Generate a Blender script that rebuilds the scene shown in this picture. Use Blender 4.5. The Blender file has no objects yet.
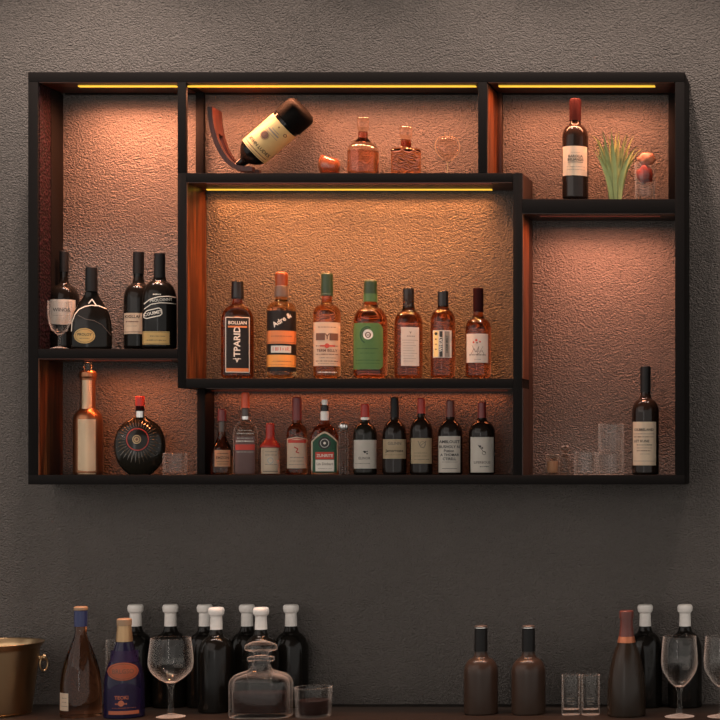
import bpy, bmesh, math, random
from mathutils import Vector
random.seed(7)
C = bpy.context.scene.collection
sc = bpy.context.scene

# ---------------------------------------------------------------- camera
CX, CZ, CY = 1.414, 1.627, -5.44          # wall is the plane y = 0, counter top z = 0.9
FPX = 1848.0                               # focal length in pixels
VX, VY = 855.0, 457.0                      # principal point of the cropped photograph
cam = bpy.data.cameras.new('camera'); cam.sensor_width = 36; cam.lens = 36*FPX/720
cam.shift_x = (360-VX)/720; cam.shift_y = (VY-360)/720
co = bpy.data.objects.new('camera', cam); C.objects.link(co)
co.location = (CX, CY, CZ); co.rotation_euler = (math.radians(90), 0, 0)
sc.camera = co
# ---------------------------------------------------------------- view / world
sc.view_settings.view_transform = 'Standard'; sc.view_settings.look = 'None'
sc.view_settings.gamma = 1; sc.view_settings.use_curve_mapping = False
sc.view_settings.exposure = 0.0
w = bpy.data.worlds.new('world'); sc.world = w; w.use_nodes = True
w.node_tree.nodes['Background'].inputs[0].default_value = (1.0, 0.95, 0.89, 1)
w.node_tree.nodes['Background'].inputs[1].default_value = 0.90
sc.cycles.use_denoising = True

def S(y): return (y-CY)/FPX                # metres per pixel at depth y
def X(px, y): return CX+(px-VX)*S(y)
def Z(py, y): return CZ+(VY-py)*S(y)

# ---------------------------------------------------------------- ceiling downlights, added fill lamps
def spot(px, y, z, power, size, blend, col, radius=0.04, aim=(0, 0, -1)):
    l = bpy.data.lights.new('ceiling_spot', 'SPOT'); l.energy = power; l.spot_size = math.radians(size)
    l.spot_blend = blend; l.color = col; l.shadow_soft_size = radius
    o = bpy.data.objects.new('ceiling_spot', l); C.objects.link(o)
    o.location = (X(px, 0), y, z)
    o.rotation_euler = Vector(aim).to_track_quat('-Z', 'Y').to_euler()
WARMW = (1.0, 0.81, 0.70)
for px, p in ((-60, .5), (110, 1.0), (275, .62), (470, .8), (640, .7), (820, .5)):
    spot(px, -0.42, 3.42, 66*p, 95, 1.0, WARMW, .04, (0, .18, -1))
al = bpy.data.lights.new('room_ceiling_light', 'AREA'); al.energy = 56; al.size = 3.6; al.color = (1, .88, .80)  # added soft fill lamp, out of view, brightens the fronts of things
ao = bpy.data.objects.new('room_ceiling_light', al); C.objects.link(ao); ao.location = (-1.4, -2.4, 3.5)
ao.rotation_euler = Vector((.35, .9, -1.1)).to_track_quat('-Z', 'Y').to_euler()
wl = bpy.data.lights.new('tall_window_light', 'AREA'); wl.shape = 'RECTANGLE'; wl.size = .30; wl.size_y = 1.7; wl.energy = 5; wl.color = (1, .95, .9)  # added narrow lamp, puts vertical streaks on the bottles
wo = bpy.data.objects.new('tall_window_light', wl); C.objects.link(wo); wo.location = (.15, -4.6, 1.7)
wo.rotation_euler = Vector((0, 1, 0)).to_track_quat('-Z', 'Y').to_euler()

# ================================================================= materials
def new_mat(name):
    m = bpy.data.materials.new(name); m.use_nodes = True
    return m, m.node_tree, m.node_tree.nodes['Principled BSDF']
def sin_(b, **k):
    for n, v in k.items():
        b.inputs[n.replace('_', ' ')].default_value = v
_cache = {}
def M(name, col, rough=.4, metal=0, trans=0, ior=1.45, coat=0, noise=0, bump=0, bscale=300, spec=.5):
    if name in _cache: return _cache[name]
    m, nt, b = new_mat(name)
    b.inputs['Base Color'].default_value = (*col, 1); b.inputs['Roughness'].default_value = rough
    b.inputs['Metallic'].default_value = metal; b.inputs['Transmission Weight'].default_value = trans
    b.inputs['IOR'].default_value = ior; b.inputs['Coat Weight'].default_value = coat
    b.inputs['Specular IOR Level'].default_value = spec
    if noise or bump:
        tc = nt.nodes.new('ShaderNodeTexCoord'); n = nt.nodes.new('ShaderNodeTexNoise')
        n.inputs['Scale'].default_value = bscale; n.inputs['Detail'].default_value = 3
        nt.links.new(tc.outputs['Object'], n.inputs['Vector'])
        if noise:
            mx = nt.nodes.new('ShaderNodeMix'); mx.data_type = 'RGBA'; mx.blend_type = 'MULTIPLY'
            mx.inputs[0].default_value = noise; mx.inputs[6].default_value = (*col, 1)
            nt.links.new(n.outputs['Fac'], mx.inputs[7]); nt.links.new(mx.outputs[2], b.inputs['Base Color'])
        if bump:
            bp = nt.nodes.new('ShaderNodeBump'); bp.inputs['Strength'].default_value = bump; bp.inputs['Distance'].default_value = .001
            nt.links.new(n.outputs['Fac'], bp.inputs['Height']); nt.links.new(bp.outputs[0], b.inputs['Normal'])
    _cache[name] = m
    return m

def wall_material():
    m, nt, b = new_mat('embossed_plaster'); N = nt.nodes; L = nt.links
    tc = N.new('ShaderNodeTexCoord'); mp = N.new('ShaderNodeMapping')
    mp.inputs['Scale'].default_value = (1, 1, 1.35)
    L.new(tc.outputs['Object'], mp.inputs[0])
    n1 = N.new('ShaderNodeTexNoise'); n1.inputs['Scale'].default_value = 150; n1.inputs['Detail'].default_value = 2.0
    n1.inputs['Roughness'].default_value = .5; n1.inputs['Distortion'].default_value = .7
    v = N.new('ShaderNodeTexVoronoi'); v.feature = 'SMOOTH_F1'; v.inputs['Scale'].default_value = 185
    v.inputs['Smoothness'].default_value = .6
    L.new(mp.outputs[0], n1.inputs['Vector']); L.new(mp.outputs[0], v.inputs['Vector'])
    ad = N.new('ShaderNodeMath'); ad.operation = 'MULTIPLY_ADD'; ad.inputs[1].default_value = -.55
    L.new(v.outputs['Distance'], ad.inputs[0]); L.new(n1.outputs['Fac'], ad.inputs[2])
    bp = N.new('ShaderNodeBump'); bp.inputs['Strength'].default_value = 1.0; bp.inputs['Distance'].default_value = .0078
    L.new(ad.outputs[0], bp.inputs['Height']); L.new(bp.outputs[0], b.inputs['Normal'])
    n2 = N.new('ShaderNodeTexNoise'); n2.inputs['Scale'].default_value = 2.2; n2.inputs['Detail'].default_value = 4
    L.new(tc.outputs['Object'], n2.inputs['Vector'])
    r = N.new('ShaderNodeValToRGB'); r.color_ramp.elements[0].color = (.096, .085, .077, 1); r.color_ramp.elements[1].color = (.122, .106, .096, 1)
    r.color_ramp.elements[0].position = .3; r.color_ramp.elements[1].position = .7
    L.new(n2.outputs['Fac'], r.inputs[0]); L.new(r.outputs[0], b.inputs['Base Color'])
    b.inputs['Roughness'].default_value = .55; b.inputs['Specular IOR Level'].default_value = .3
    return m
def wood_material(name, c1, c2, c3, rough=.3, axis=2, scale=1.0):
    m, nt, b = new_mat(name); N = nt.nodes; L = nt.links
    tc = N.new('ShaderNodeTexCoord'); mp = N.new('ShaderNodeMapping')
    s = [26*scale, 26*scale, 26*scale]; s[axis] = 1.6*scale
    mp.inputs['Scale'].default_value = s; L.new(tc.outputs['Object'], mp.inputs[0])
    n = N.new('ShaderNodeTexNoise'); n.inputs['Scale'].default_value = 2.2; n.inputs['Detail'].default_value = 7
    n.inputs['Distortion'].default_value = .8
    L.new(mp.outputs[0], n.inputs['Vector'])
    r = N.new('ShaderNodeValToRGB'); e = r.color_ramp.elements
    e[0].position = .3; e[0].color = (*c1, 1); e[1].position = .72; e[1].color = (*c3, 1)
    k = e.new(.5); k.color = (*c2, 1)
    L.new(n.outputs['Fac'], r.inputs[0]); L.new(r.outputs[0], b.inputs['Base Color'])
    b.inputs['Roughness'].default_value = rough; b.inputs['Coat Weight'].default_value = .08; b.inputs['Coat Roughness'].default_value = .25; b.inputs['Specular IOR Level'].default_value = .2
    bp = N.new('ShaderNodeBump'); bp.inputs['Strength'].default_value = .15; bp.inputs['Distance'].default_value = .001
    L.new(n.outputs['Fac'], bp.inputs['Height']); L.new(bp.outputs[0], b.inputs['Normal'])
    return m
def woven_material():
    m, nt, b = new_mat('embossed_burgundy_leather'); N = nt.nodes; L = nt.links
    tc = N.new('ShaderNodeTexCoord')
    v = N.new('ShaderNodeTexVoronoi'); v.inputs['Scale'].default_value = 120
    L.new(tc.outputs['Object'], v.inputs['Vector'])
    r = N.new('ShaderNodeValToRGB'); r.color_ramp.elements[0].color = (.004, .002, .002, 1); r.color_ramp.elements[1].color = (.017, .0045, .007, 1)
    r.color_ramp.elements[0].position = .25; r.color_ramp.elements[1].position = .75
    L.new(v.outputs['Distance'], r.inputs[0]); L.new(r.outputs[0], b.inputs['Base Color'])
    bp = N.new('ShaderNodeBump'); bp.inputs['Strength'].default_value = .8; bp.inputs['Distance'].default_value = .004
    L.new(v.outputs['Distance'], bp.inputs['Height']); L.new(bp.outputs[0], b.inputs['Normal'])
    b.inputs['Roughness'].default_value = .7; b.inputs['Specular IOR Level'].default_value = .12
    return m
def emis(name, col, st):
    m, nt, b = new_mat(name); b.inputs['Base Color'].default_value = (*col, 1)
    b.inputs['Emission Color'].default_value = (*col, 1); b.inputs['Emission Strength'].default_value = st
    return m

WALL = wall_material()
STEEL = M('black_powder_coated_steel', (.0075, .006, .0055), .6, .0, spec=.08, bump=.15, bscale=900)
WOODV = wood_material('red_walnut_upright', (.022, .006, .0025), (.060, .018, .006), (.19, .062, .019), .28, 2)
WOODH = wood_material('red_walnut_soffit', (.03, .009, .005), (.07, .018, .008), (.13, .038, .015), .3, 0)
DWOOD = wood_material('dark_walnut', (.013, .006, .004), (.026, .011, .007), (.045, .018, .011), .35, 2)
COUNTER = wood_material('dark_counter_wood', (.010, .0065, .005), (.017, .011, .008), (.026, .017, .012), .5, 0, .5)
WOVEN = woven_material()
LED = emis('lit_led_strip', (1.0, .60, .055), 1.0)
LEDDIM = emis('dim_led_strip', (.20, .03, .01), .12)

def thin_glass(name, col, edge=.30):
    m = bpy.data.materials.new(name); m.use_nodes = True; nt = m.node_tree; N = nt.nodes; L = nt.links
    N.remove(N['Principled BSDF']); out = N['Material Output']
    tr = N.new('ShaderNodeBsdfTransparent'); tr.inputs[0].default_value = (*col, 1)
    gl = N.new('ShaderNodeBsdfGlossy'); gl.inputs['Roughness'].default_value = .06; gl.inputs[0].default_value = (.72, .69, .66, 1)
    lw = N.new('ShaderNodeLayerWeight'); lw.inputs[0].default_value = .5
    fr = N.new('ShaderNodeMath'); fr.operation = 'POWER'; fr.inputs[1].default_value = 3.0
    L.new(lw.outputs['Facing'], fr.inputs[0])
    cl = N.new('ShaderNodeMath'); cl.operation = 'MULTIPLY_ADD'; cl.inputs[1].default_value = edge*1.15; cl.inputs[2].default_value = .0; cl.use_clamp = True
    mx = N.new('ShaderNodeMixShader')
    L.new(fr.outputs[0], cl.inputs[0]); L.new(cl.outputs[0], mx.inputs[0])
    df = N.new('ShaderNodeBsdfDiffuse'); df.inputs[0].default_value = (.9, .84, .78, 1)  # pale colour at grazing angles paints in the bright refracted outlines
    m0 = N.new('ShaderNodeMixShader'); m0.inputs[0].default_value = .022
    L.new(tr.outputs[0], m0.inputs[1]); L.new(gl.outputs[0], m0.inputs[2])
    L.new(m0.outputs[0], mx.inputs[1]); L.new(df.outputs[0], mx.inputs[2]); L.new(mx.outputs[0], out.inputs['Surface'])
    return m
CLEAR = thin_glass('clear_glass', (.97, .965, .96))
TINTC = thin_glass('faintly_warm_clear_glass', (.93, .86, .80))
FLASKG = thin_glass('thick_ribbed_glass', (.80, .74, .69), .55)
SOLIDC = M('pale_decanter_glass', (.90, .72, .58), .02, 0, 1, 1.4)
DARKG = M('near_black_bottle_glass', (.006, .005, .004), .14, 0, 0, 1.5, spec=.22)
WINEG = M('wine_filled_brown_glass', (.012, .007, .005), .12, 0, 0, 1.5, spec=.25)
OLIVEG = M('dark_olive_bottle_glass', (.012, .010, .007), .14, 0, 0, 1.5, spec=.25)
AMBER = M('whisky_amber_glass', (.83, .33, .12), .02, 0, 1, 1.36)
AMBERL = M('pale_whisky_glass', (.93, .55, .26), .02, 0, 1, 1.36)
AMBERD = M('dark_amber_glass', (.60, .20, .08), .03, 0, 1, 1.36)
REDAMB = M('red_amber_glass', (.72, .24, .10), .02, 0, 1, 1.36)
COPPERG = M('copper_tinted_glass', (.28, .12, .06), .3, .9, 0)
ORANGEG = M('orange_glass', (.38, .11, .04), .06, .0, .55, 1.4, coat=.6)
BRASS = M('brushed_brass', (.50, .34, .19), .30, 1.0, bump=.05, bscale=200)
GOLDL = M('satin_gold_label', (.80, .62, .42), .4, .6)
BLACK = M('matte_black_foil', (.008, .0075, .0075), .45, spec=.25)
BLACKG = M('glossy_black_cap', (.010, .009, .009), .22, spec=.35)
REDC = M('red_foil', (.34, .025, .016), .4)
DREDC = M('dark_red_foil', (.16, .018, .016), .35)
BREDC = M('brown_red_foil', (.12, .030, .022), .38)
ORGC = M('orange_red_cap', (.72, .10, .035), .4)
GREENC = M('dark_green_foil', (.010, .031, .014), .4)
GREENC2 = M('light_green_foil', (.03, .085, .03), .4)
PURC = M('burgundy_foil', (.016, .004, .0045), .6, spec=.04)
WHITEC = M('white_ceramic_cap', (.88, .82, .76), .38, noise=.15, bscale=120)
SILVER = M('silver_metal', (.6, .57, .54), .3, 1)
GREYC = M('grey_foil', (.075, .055, .045), .35)
CREAM = M('cream_label_paper', (.86, .71, .54), .6, noise=.12, bscale=60)
WHITE = M('white_label_paper', (.88, .81, .72), .6, noise=.1, bscale=60)
TAN = M('tan_label_paper', (.72, .56, .36), .6, noise=.15, bscale=60)
GOLDP = M('yellow_gold_label_paper', (.86, .62, .25), .5, noise=.18, bscale=60)
PEACH = M('peach_label_paper', (.70, .40, .23), .6)
ORNGP = M('orange_label_paper', (.62, .19, .055), .5, noise=.15, bscale=60)
ORNGY = M('golden_orange_label_paper', (.75, .30, .06), .5, noise=.15, bscale=60)
BLKP = M('black_label_paper', (.020, .015, .013), .45)
GRNP = M('green_label_paper', (.14, .29, .095), .55, noise=.12, bscale=60)
GRNP2 = M('deep_green_label_paper', (.05, .17, .09), .5, noise=.3, bscale=120)
INK = M('black_ink', (.03, .025, .02), .6)
INKB = M('brown_ink', (.14, .06, .035), .6)
INKG = M('faded_grey_ink', (.25, .20, .16), .6)
INKR = M('red_ink', (.50, .05, .03), .6)
INKW = M('white_ink', (.72, .64, .55), .5)
INKS = M('silver_ink', (.50, .48, .42), .4)
INKD = M('dark_green_ink', (.03, .10, .035), .6)
PINKG = M('mauve_label_paper', (.24, .15, .14), .6)
BLUEF = M('blue_foil', (.022, .030, .10), .35)
PURP = M('purple_label_paper', (.030, .015, .075), .4, noise=.4, bscale=90)
BLUEG = M('dark_indigo_glass', (.010, .008, .028), .12, spec=.3)
ORO = M('coral_oval_print', (.45, .12, .055), .5, noise=.2, bscale=150)
BROWNG = M('smoky_brown_bottle', (.045, .027, .019), .28, spec=.3, noise=.3, bscale=14)
CHAMP = M('dark_champagne_glass', (.022, .014, .009), .24, spec=.3)
COPPERF = M('copper_foil', (.45, .15, .07), .35, .5)
ROSE = M('rose_filled_glass', (.92, .40, .20), .02, 0, 1, 1.34)
LIQB = M('dark_spirit', (.030, .012, .009), .06, 0, .3, 1.33, spec=.2)
LIQO = M('orange_spirit', (.80, .40, .20), .02, 0, 1, 1.3)
LEAF = M('leaf_green', (.24, .29, .10), .5, noise=.35, bscale=60)
REDD = M('red_drink', (.26, .035, .018), .1, 0, .35, 1.33)
PEEL = M('orange_garnish', (.36, .12, .055), .5, bump=.4, bscale=250)
CORKT = M('tan_cap_top', (.30, .19, .11), .5)
WOODR = wood_material('reddish_holder_wood', (.018, .006, .0045), (.036, .010, .007), (.06, .018, .011), .3, 2, 2)
COPSH = M('polished_copper', (.78, .27, .11), .16, .9)

# ================================================================= mesh helpers
def link(name, bm, mat, parent=None, smooth=True, ang=35):
    me = bpy.data.meshes.new(name); bmesh.ops.recalc_face_normals(bm, faces=bm.faces[:]) if bm.get('rc', True) is True else None
    bm.to_mesh(me); bm.free(); me.materials.append(mat)
    if smooth:
        me.polygons.foreach_set('use_smooth', [True]*len(me.polygons))
        me.set_sharp_from_angle(angle=math.radians(ang))
    o = bpy.data.objects.new(name, me); C.objects.link(o)
    if parent: o.parent = parent
    return o
def finish(bm, name, mat, parent=None, smooth=True, ang=35, recalc=True):
    if recalc: bmesh.ops.recalc_face_normals(bm, faces=bm.faces[:])
    me = bpy.data.meshes.new(name); bm.to_mesh(me); bm.free(); me.materials.append(mat)
    if smooth:
        me.polygons.foreach_set('use_smooth', [True]*len(me.polygons))
        me.set_sharp_from_angle(angle=math.radians(ang))
    o = bpy.data.objects.new(name, me); C.objects.link(o)
    if parent: o.parent = parent
    return o
def bm_box(bm, x0, x1, y0, y1, z0, z1, bevel=0):
    vs = [bm.verts.new((x, y, z)) for x in (x0, x1) for y in (y0, y1) for z in (z0, z1)]
    fs = [bm.faces.new([vs[i] for i in f]) for f in ((0, 1, 3, 2), (4, 6, 7, 5), (0, 4, 5, 1), (2, 3, 7, 6), (0, 2, 6, 4), (1, 5, 7, 3))]
    if bevel:
        es = list({e for f in fs for e in f.edges})
        bmesh.ops.bevel(bm, geom=es, offset=bevel, segments=2, affect='EDGES', profile=.5)
def box(name, x0, x1, y0, y1, z0, z1, mat, parent=None, bevel=0, kind=None):
    bm = bmesh.new(); bm_box(bm, x0, x1, y0, y1, z0, z1, bevel)
    o = finish(bm, name, mat, parent, smooth=bool(bevel))
    if kind: o['kind'] = kind
    return o
def fillet(pts, n=5):
    """pts (r, z[, round]) -> polyline with its rounded corners filled in"""
    out = []
    for i, p in enumerate(pts):
        q = p[2] if len(p) > 2 else 0
        if q == 0 or i in (0, len(pts)-1): out.append((p[0], p[1])); continue
        P = Vector(p[:2]); A = Vector(pts[i-1][:2]); B = Vector(pts[i+1][:2])
        a = min(q, (A-P).length*.49); b = min(q, (B-P).length*.49)
        PA = P+(A-P).normalized()*a; PB = P+(B-P).normalized()*b
        for k in range(n+1):
            t = k/n; v = PA*(1-t)**2+P*2*t*(1-t)+PB*t*t
            out.append((v.x, v.y))
    return out
def ring_xy(rx, ry, n, seg, flute=None):
    out = []
    for k in range(seg):
        a = 2*math.pi*k/seg; c, s = math.cos(a), math.sin(a)
        if n == 2: x, y = c, s
        else:
            d = (abs(c)**n+abs(s)**n)**(1/n); x, y = c/d, s/d
        f = 1
        if flute: f = 1-flute[1]*abs(math.cos(a*flute[0]/2))
        out.append((x*rx*f, y*ry*f))
    return out

class Thing:
    def __init__(s, name, label, cat, cx, y, surf, group=None, rot=None):
        """cx: column of the thing's axis; y: its depth; surf: height it stands on"""
        s.y, s.cx, s.surf = y, cx, surf
        s.k = S(y); s.th = math.atan((VX-cx)/FPX); s.cos = math.cos(s.th)
        if rot is None: rot = s.th
        e = bpy.data.objects.new(name, None); C.objects.link(e); e.empty_display_size = .02
        e.location = (X(cx, y), y, surf); e.rotation_euler = (0, 0, rot)
        e['label'] = label; e['category'] = cat
        if group: e['group'] = group
        s.e = e; s.body = None; s.n = 2; s.sy = 1
    def hz(s, py): return max(0.0, Z(py, s.y)-s.surf)
    def u(s, px): return (px-s.cx)*s.k*s.cos
    def prof(s, pts):
        f = s.k*s.cos
        return [(p[0]*f, s.hz(p[1]), *( [p[2]*s.k] if len(p) > 2 else [] )) for p in pts]
    def lathe(s, part, pts, mat, n=2, sy=1, seg=48, flute=None, main=False, parent=None, ang=40, dx=0):
        """pts: (half width px, row py[, rounding px]) from the bottom up"""
        pr = fillet(s.prof(pts)); bm = bmesh.new(); rows = []
        for r, z in pr:
            if r < 1e-6: rows.append([bm.verts.new((dx*s.k, 0, z))])
            else:
                rows.append([bm.verts.new((x+dx*s.k, yy, z)) for x, yy in ring_xy(r, r*sy, n, seg, flute)])
        for a, b in zip(rows, rows[1:]):
            for k in range(seg):
                k2 = (k+1) % seg
                if len(a) == 1 and len(b) == 1: continue
                if len(a) == 1: bm.faces.new((a[0], b[k2], b[k]))
                elif len(b) == 1: bm.faces.new((a[k], a[k2], b[0]))
                else: bm.faces.new((a[k], a[k2], b[k2], b[k]))
        if len(rows[0]) > 1 and (len(rows[-1]) > 1 or pr[-1][0] < 1e-6): bm.faces.new(rows[0][::-1])
        if len(rows[-1]) > 1: bm.faces.new(rows[-1])
        o = finish(bm, part, mat, parent or s.e, ang=ang)
        if main: s.body = pr; s.n = n; s.sy = sy
        return o
    def shell(s, part, outer, t, mat, floor=None, **k):
        """open vessel: outer profile bottom->rim, then an inner wall t px inside it"""
        inner = [(max(.3, p[0]-t), p[1], *p[2:]) for p in outer[::-1]]
        inner = [(r, min(q[1], (floor if floor else outer[0][1]-t)) if False else q[1], *q[2:]) for (r, *_), q in zip([(i[0],) for i in inner], inner)]
        fl = floor if floor is not None else outer[0][1]-2*t
        inner = [p for p in inner if p[1] < fl]
        rlast = inner[-1][0]
        pts = [(0, outer[0][1])]+list(outer)+inner+[(rlast*.93, fl, t), (0, fl)]
        return s.lathe(part, pts, mat, **k)
    def front(s, u, z, eps):
        pr = s.body; r = 0
        for (r0, z0), (r1, z1) in zip(pr, pr[1:]):
            if z0 <= z <= z1 and z1 > z0: r = r0+(r1-r0)*(z-z0)/(z1-z0)
        if r == 0: r = max(p[0] for p in pr)
        q = min(abs(u)/r, .999)
        return -s.sy*r*(1-q**s.n)**(1/s.n)-eps
    def patch(s, part, x0, x1, top, bot, mat, eps=.0006, nu=20, nz=8, parent=None):
        """a sheet stuck on the body; top/bot rows are numbers or functions of px"""
        bm = bmesh.new(); g = []
        for i in range(nu+1):
            px = x0+(x1-x0)*i/nu
            t = top(px) if callable(top) else top; b = bot(px) if callable(bot) else bot
            col = []
            for j in range(nz+1):
                z = s.hz(b+(t-b)*j/nz); u = s.u(px); col.append(bm.verts.new((u, s.front(u, z, eps), z)))
            g.append(col)
        for i in range(nu):
            for j in range(nz): bm.faces.new((g[i][j], g[i+1][j], g[i+1][j+1], g[i][j+1]))
        ret = bmesh.ops.solidify(bm, geom=bm.faces[:], thickness=.0003)
        return finish(bm, part, mat, parent or s.e, recalc=True)
    def oval(s, part, px, py, ru, rz, mat, eps=.0009, parent=None):
        f = lambda sg: (lambda q: py+sg*rz*math.sqrt(max(0.0004, 1-((q-px)/ru)**2)))
        return s.patch(part, px-ru, px+ru, f(-1), f(1), mat, eps, 24, 6, parent)
    def prints(s, parent, items, eps=.0013):
        """items on a label, one mesh per ink; ('t', text, px, py, size, ink[, rot]) ('r', x0,x1,y0,y1,ink)
        ('w', x0,x1,py,height,ink) a row of word dashes, ('o', px,py,r,width,ink) ring, ('p', [(px,py)..],width,ink) line"""
        by = {}
        for it in items:
            ink = it[5] if it[0] in 'trwo' else it[3]
            by.setdefault(ink.name, (ink, []))[1].append(it)
        for ink, its in by.values():
            bm = bmesh.new()
            def quad(pp): 
                vs = [bm.verts.new((a, 0, b)) for a, b in pp]; bm.faces.new(vs)
            txt = False
            for it in its:
                if it[0] == 't':
                    txt = True
                    cu = bpy.data.curves.new('t', 'FONT'); cu.body = it[1]; cu.size = it[4]; cu.align_x = 'CENTER'; cu.align_y = 'CENTER'; cu.resolution_u = 2; cu.offset = .02*it[4]
                    to = bpy.data.objects.new('t', cu); me = to.to_mesh()
                    a = math.radians(it[6]) if len(it) > 6 else 0; ca, sa = math.cos(a), math.sin(a)
                    mp = [bm.verts.new((it[2]+v.co.x*ca-v.co.y*sa, 0, it[3]-(v.co.x*sa+v.co.y*ca))) for v in me.vertices]
                    for p in me.polygons:
                        try: bm.faces.new([mp[i] for i in p.vertices])
                        except ValueError: pass
                    to.to_mesh_clear(); bpy.data.objects.remove(to); bpy.data.curves.remove(cu)
                elif it[0] == 'r': 
                    x0, x1, y0, y1 = it[1:5]; nn = 16
                    for q in range(nn):
                        a, b = x0+(x1-x0)*q/nn, x0+(x1-x0)*(q+1)/nn; quad(((a, y1), (b, y1), (b, y0), (a, y0)))
                elif it[0] == 'w':
                    x, x1, py, h = it[1:5]
                    while x < x1-.3:
                        l = min(random.uniform(.5, 1.1), x1-x); hh = h*random.uniform(.6, 1.1)
                        quad(((x, py+hh/2), (x+l, py+hh/2), (x+l, py-hh/2), (x, py-hh/2))); x += l+random.choice((.22, .22, .6))
                elif it[0] == 'o':
                    px, py, r, wd = it[1:5]; n = 28
                    for q in range(n):
                        a, b = 2*math.pi*q/n, 2*math.pi*(q+1)/n
                        quad([(px+math.cos(t)*rr, py-math.sin(t)*rr) for t, rr in ((a, r), (b, r), (b, max(.01, r-wd)), (a, max(.01, r-wd)))])
                elif it[0] == 'p':
                    pp = it[1]; wd = it[2]/2
                    fine = [pp[0]]
                    for (ax, ay), (bx_, by_) in zip(pp, pp[1:]):
                        m_ = max(1, int(math.hypot(bx_-ax, by_-ay)/1.6)); fine += [(ax+(bx_-ax)*q/m_, ay+(by_-ay)*q/m_) for q in range(1, m_+1)]
                    for (ax, ay), (bx_, by_) in zip(fine, fine[1:]):
                        d = Vector((bx_-ax, by_-ay)); 
                        if d.length == 0: continue
                        nrm = Vector((-d.y, d.x)).normalized()*wd
                        quad(((ax+nrm.x, ay+nrm.y), (bx_+nrm.x, by_+nrm.y), (bx_-nrm.x, by_-nrm.y), (ax-nrm.x, ay-nrm.y)))
            for v in bm.verts:
                u = s.u(v.co.x); z = s.hz(v.co.z); v.co = (u, s.front(u, z, eps), z)
            finish(bm, 'lettering' if txt else 'print', ink, parent, smooth=False, recalc=False)

def tag(o, label, cat, group=None):
    o['label'] = label; o['category'] = cat
    if group: o['group'] = group
def arc(cx, cy, rx, ry, a0, a1, n=16):
    return [(cx+rx*math.cos(math.radians(a0+(a1-a0)*i/n)), cy-ry*math.sin(math.radians(a0+(a1-a0)*i/n))) for i in range(n+1)]

# ================================================================= setting
box('wall_back', -4.2, 4.6, 0, .12, 0, 3.6, WALL, kind='structure')
box('floor', -4.2, 4.6, -7, .12, -.05, 0, M('dark_floor', (.05, .04, .035), .5, noise=.4, bscale=8), kind='structure')
box('ceiling', -4.2, 4.6, -7, .12, 3.6, 3.66, M('ceiling_paint', (.25, .22, .2), .9, noise=.1, bscale=3), kind='structure')

# counter
CT = .9
ct = bpy.data.objects.new('bar_counter', None); C.objects.link(ct); ct.location = (.1, -.3, 0)
tag(ct, 'dark brown wooden bar counter along the bottom of the textured wall', 'counter')
box('countertop', -3.4, 3.6, -.30, .298, CT-.045, CT, COUNTER, ct, .002)
box('cabinet_front', -3.3, 3.5, -.24, .295, .08, CT-.0455, DWOOD, ct)
box('plinth', -3.25, 3.45, -.20, .29, 0, .08, BLACK, ct)

# ================================================================= wall shelf
FY = -.16                                   # front plane of the cabinet
fx = lambda p: X(p, FY)
fz = lambda p: Z(p, FY)
E0 = bpy.data.objects.new('wall_shelf', None); C.objects.link(E0); E0.location = (0, 0, 0)
tag(E0, 'wide black steel wall shelf with walnut linings and lit compartments', 'shelf')
G = .0005
def bar(name, x0, x1, y0, y1, mat=STEEL, a=FY, b=-.0008, bev=.0012):
    return box(name, fx(x0), fx(x1), a, b, fz(y1), fz(y0), mat, E0, bev)
bar('top_board', 28, 684.5, 72, 82); bar('bottom_board', 28, 684.5, 475, 484.5)
bar('side_board', 28, 38, 82, 475); bar('side_board', 675, 684.5, 82, 475)
bar('upright', 177.5, 186, 82, 173, b=-.146); bar('upright', 177.5, 186, 173, 388); bar('upright', 478, 487, 82, 173); bar('upright', 513, 522, 173, 475)
bar('shelf_board', 38, 177.5, 349, 358.5); bar('shelf_board', 186, 513, 173, 182)
bar('shelf_board', 186, 513, 378.5, 388); bar('shelf_board', 522, 675, 199, 213)
box('upright', X(197, -.08), X(205, -.08), -.08, -.0008, fz(475), fz(388), STEEL, E0, .001)
# the open side between the top left compartments: a rear post
box('rear_post', fx(186)-.024, fx(186)-.0005, -.016, -.0008, fz(173), fz(82), STEEL, E0, .001)
box('rear_post', fx(675)-.034, fx(675), -.012, -.0008, fz(199), fz(82), STEEL, E0, .001)
# linings: x-facing (vertical) panels
def vline(px, y0, y1, mat, a=-.158, b=-.001, t=.0025, name='side_lining'):
    return box(name, fx(px), fx(px)+t, a, b, fz(y1), fz(y0), mat, E0)
def hline(x0, x1, py, mat, a=-.158, b=-.001, t=.002, name='soffit_lining'):
    return box(name, fx(x0), fx(x1), a, b, fz(py)-t, fz(py), mat, E0)
vline(38, 84, 349, WOVEN, -.155, -.082, name='leather_side_panel'); vline(38, 84, 349, STEEL, -.082, -.001, .004, 'rear_post')
vline(38, 358.5, 475, WOODV); vline(186, 182, 378.5, WOODV); vline(487, 84, 173, WOODV, b=-.024)
box('rear_post', fx(487), fx(487)+.016, -.024, -.001, fz(173), fz(84), DWOOD, E0, .001)
vline(522, 213, 378.5, WOODV, b=-.06); vline(522, 213, 475, DWOOD, a=-.06, t=.003); vline(522, 388, 475, DWOOD, b=-.061)
vline(522, 173.5, 198.5, DWOOD)
hline(39, 177, 82, WOODH); hline(186.5, 477.5, 82, WOODH); hline(488, 674, 82, WOODH); hline(187, 512, 182, WOODH)
hline(39, 177, 358.5, WOODH); hline(206, 512, 388, DWOOD); hline(523, 674, 213, DWOOD)
# dark rear rails just under each top board
for a, b in ((42.5, 177), (187, 477.5), (492, 674)):
    box('rear_rail', fx(a), fx(b), -.010, -.001, fz(82)-.006, fz(82)-.002, STEEL, E0)
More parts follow.
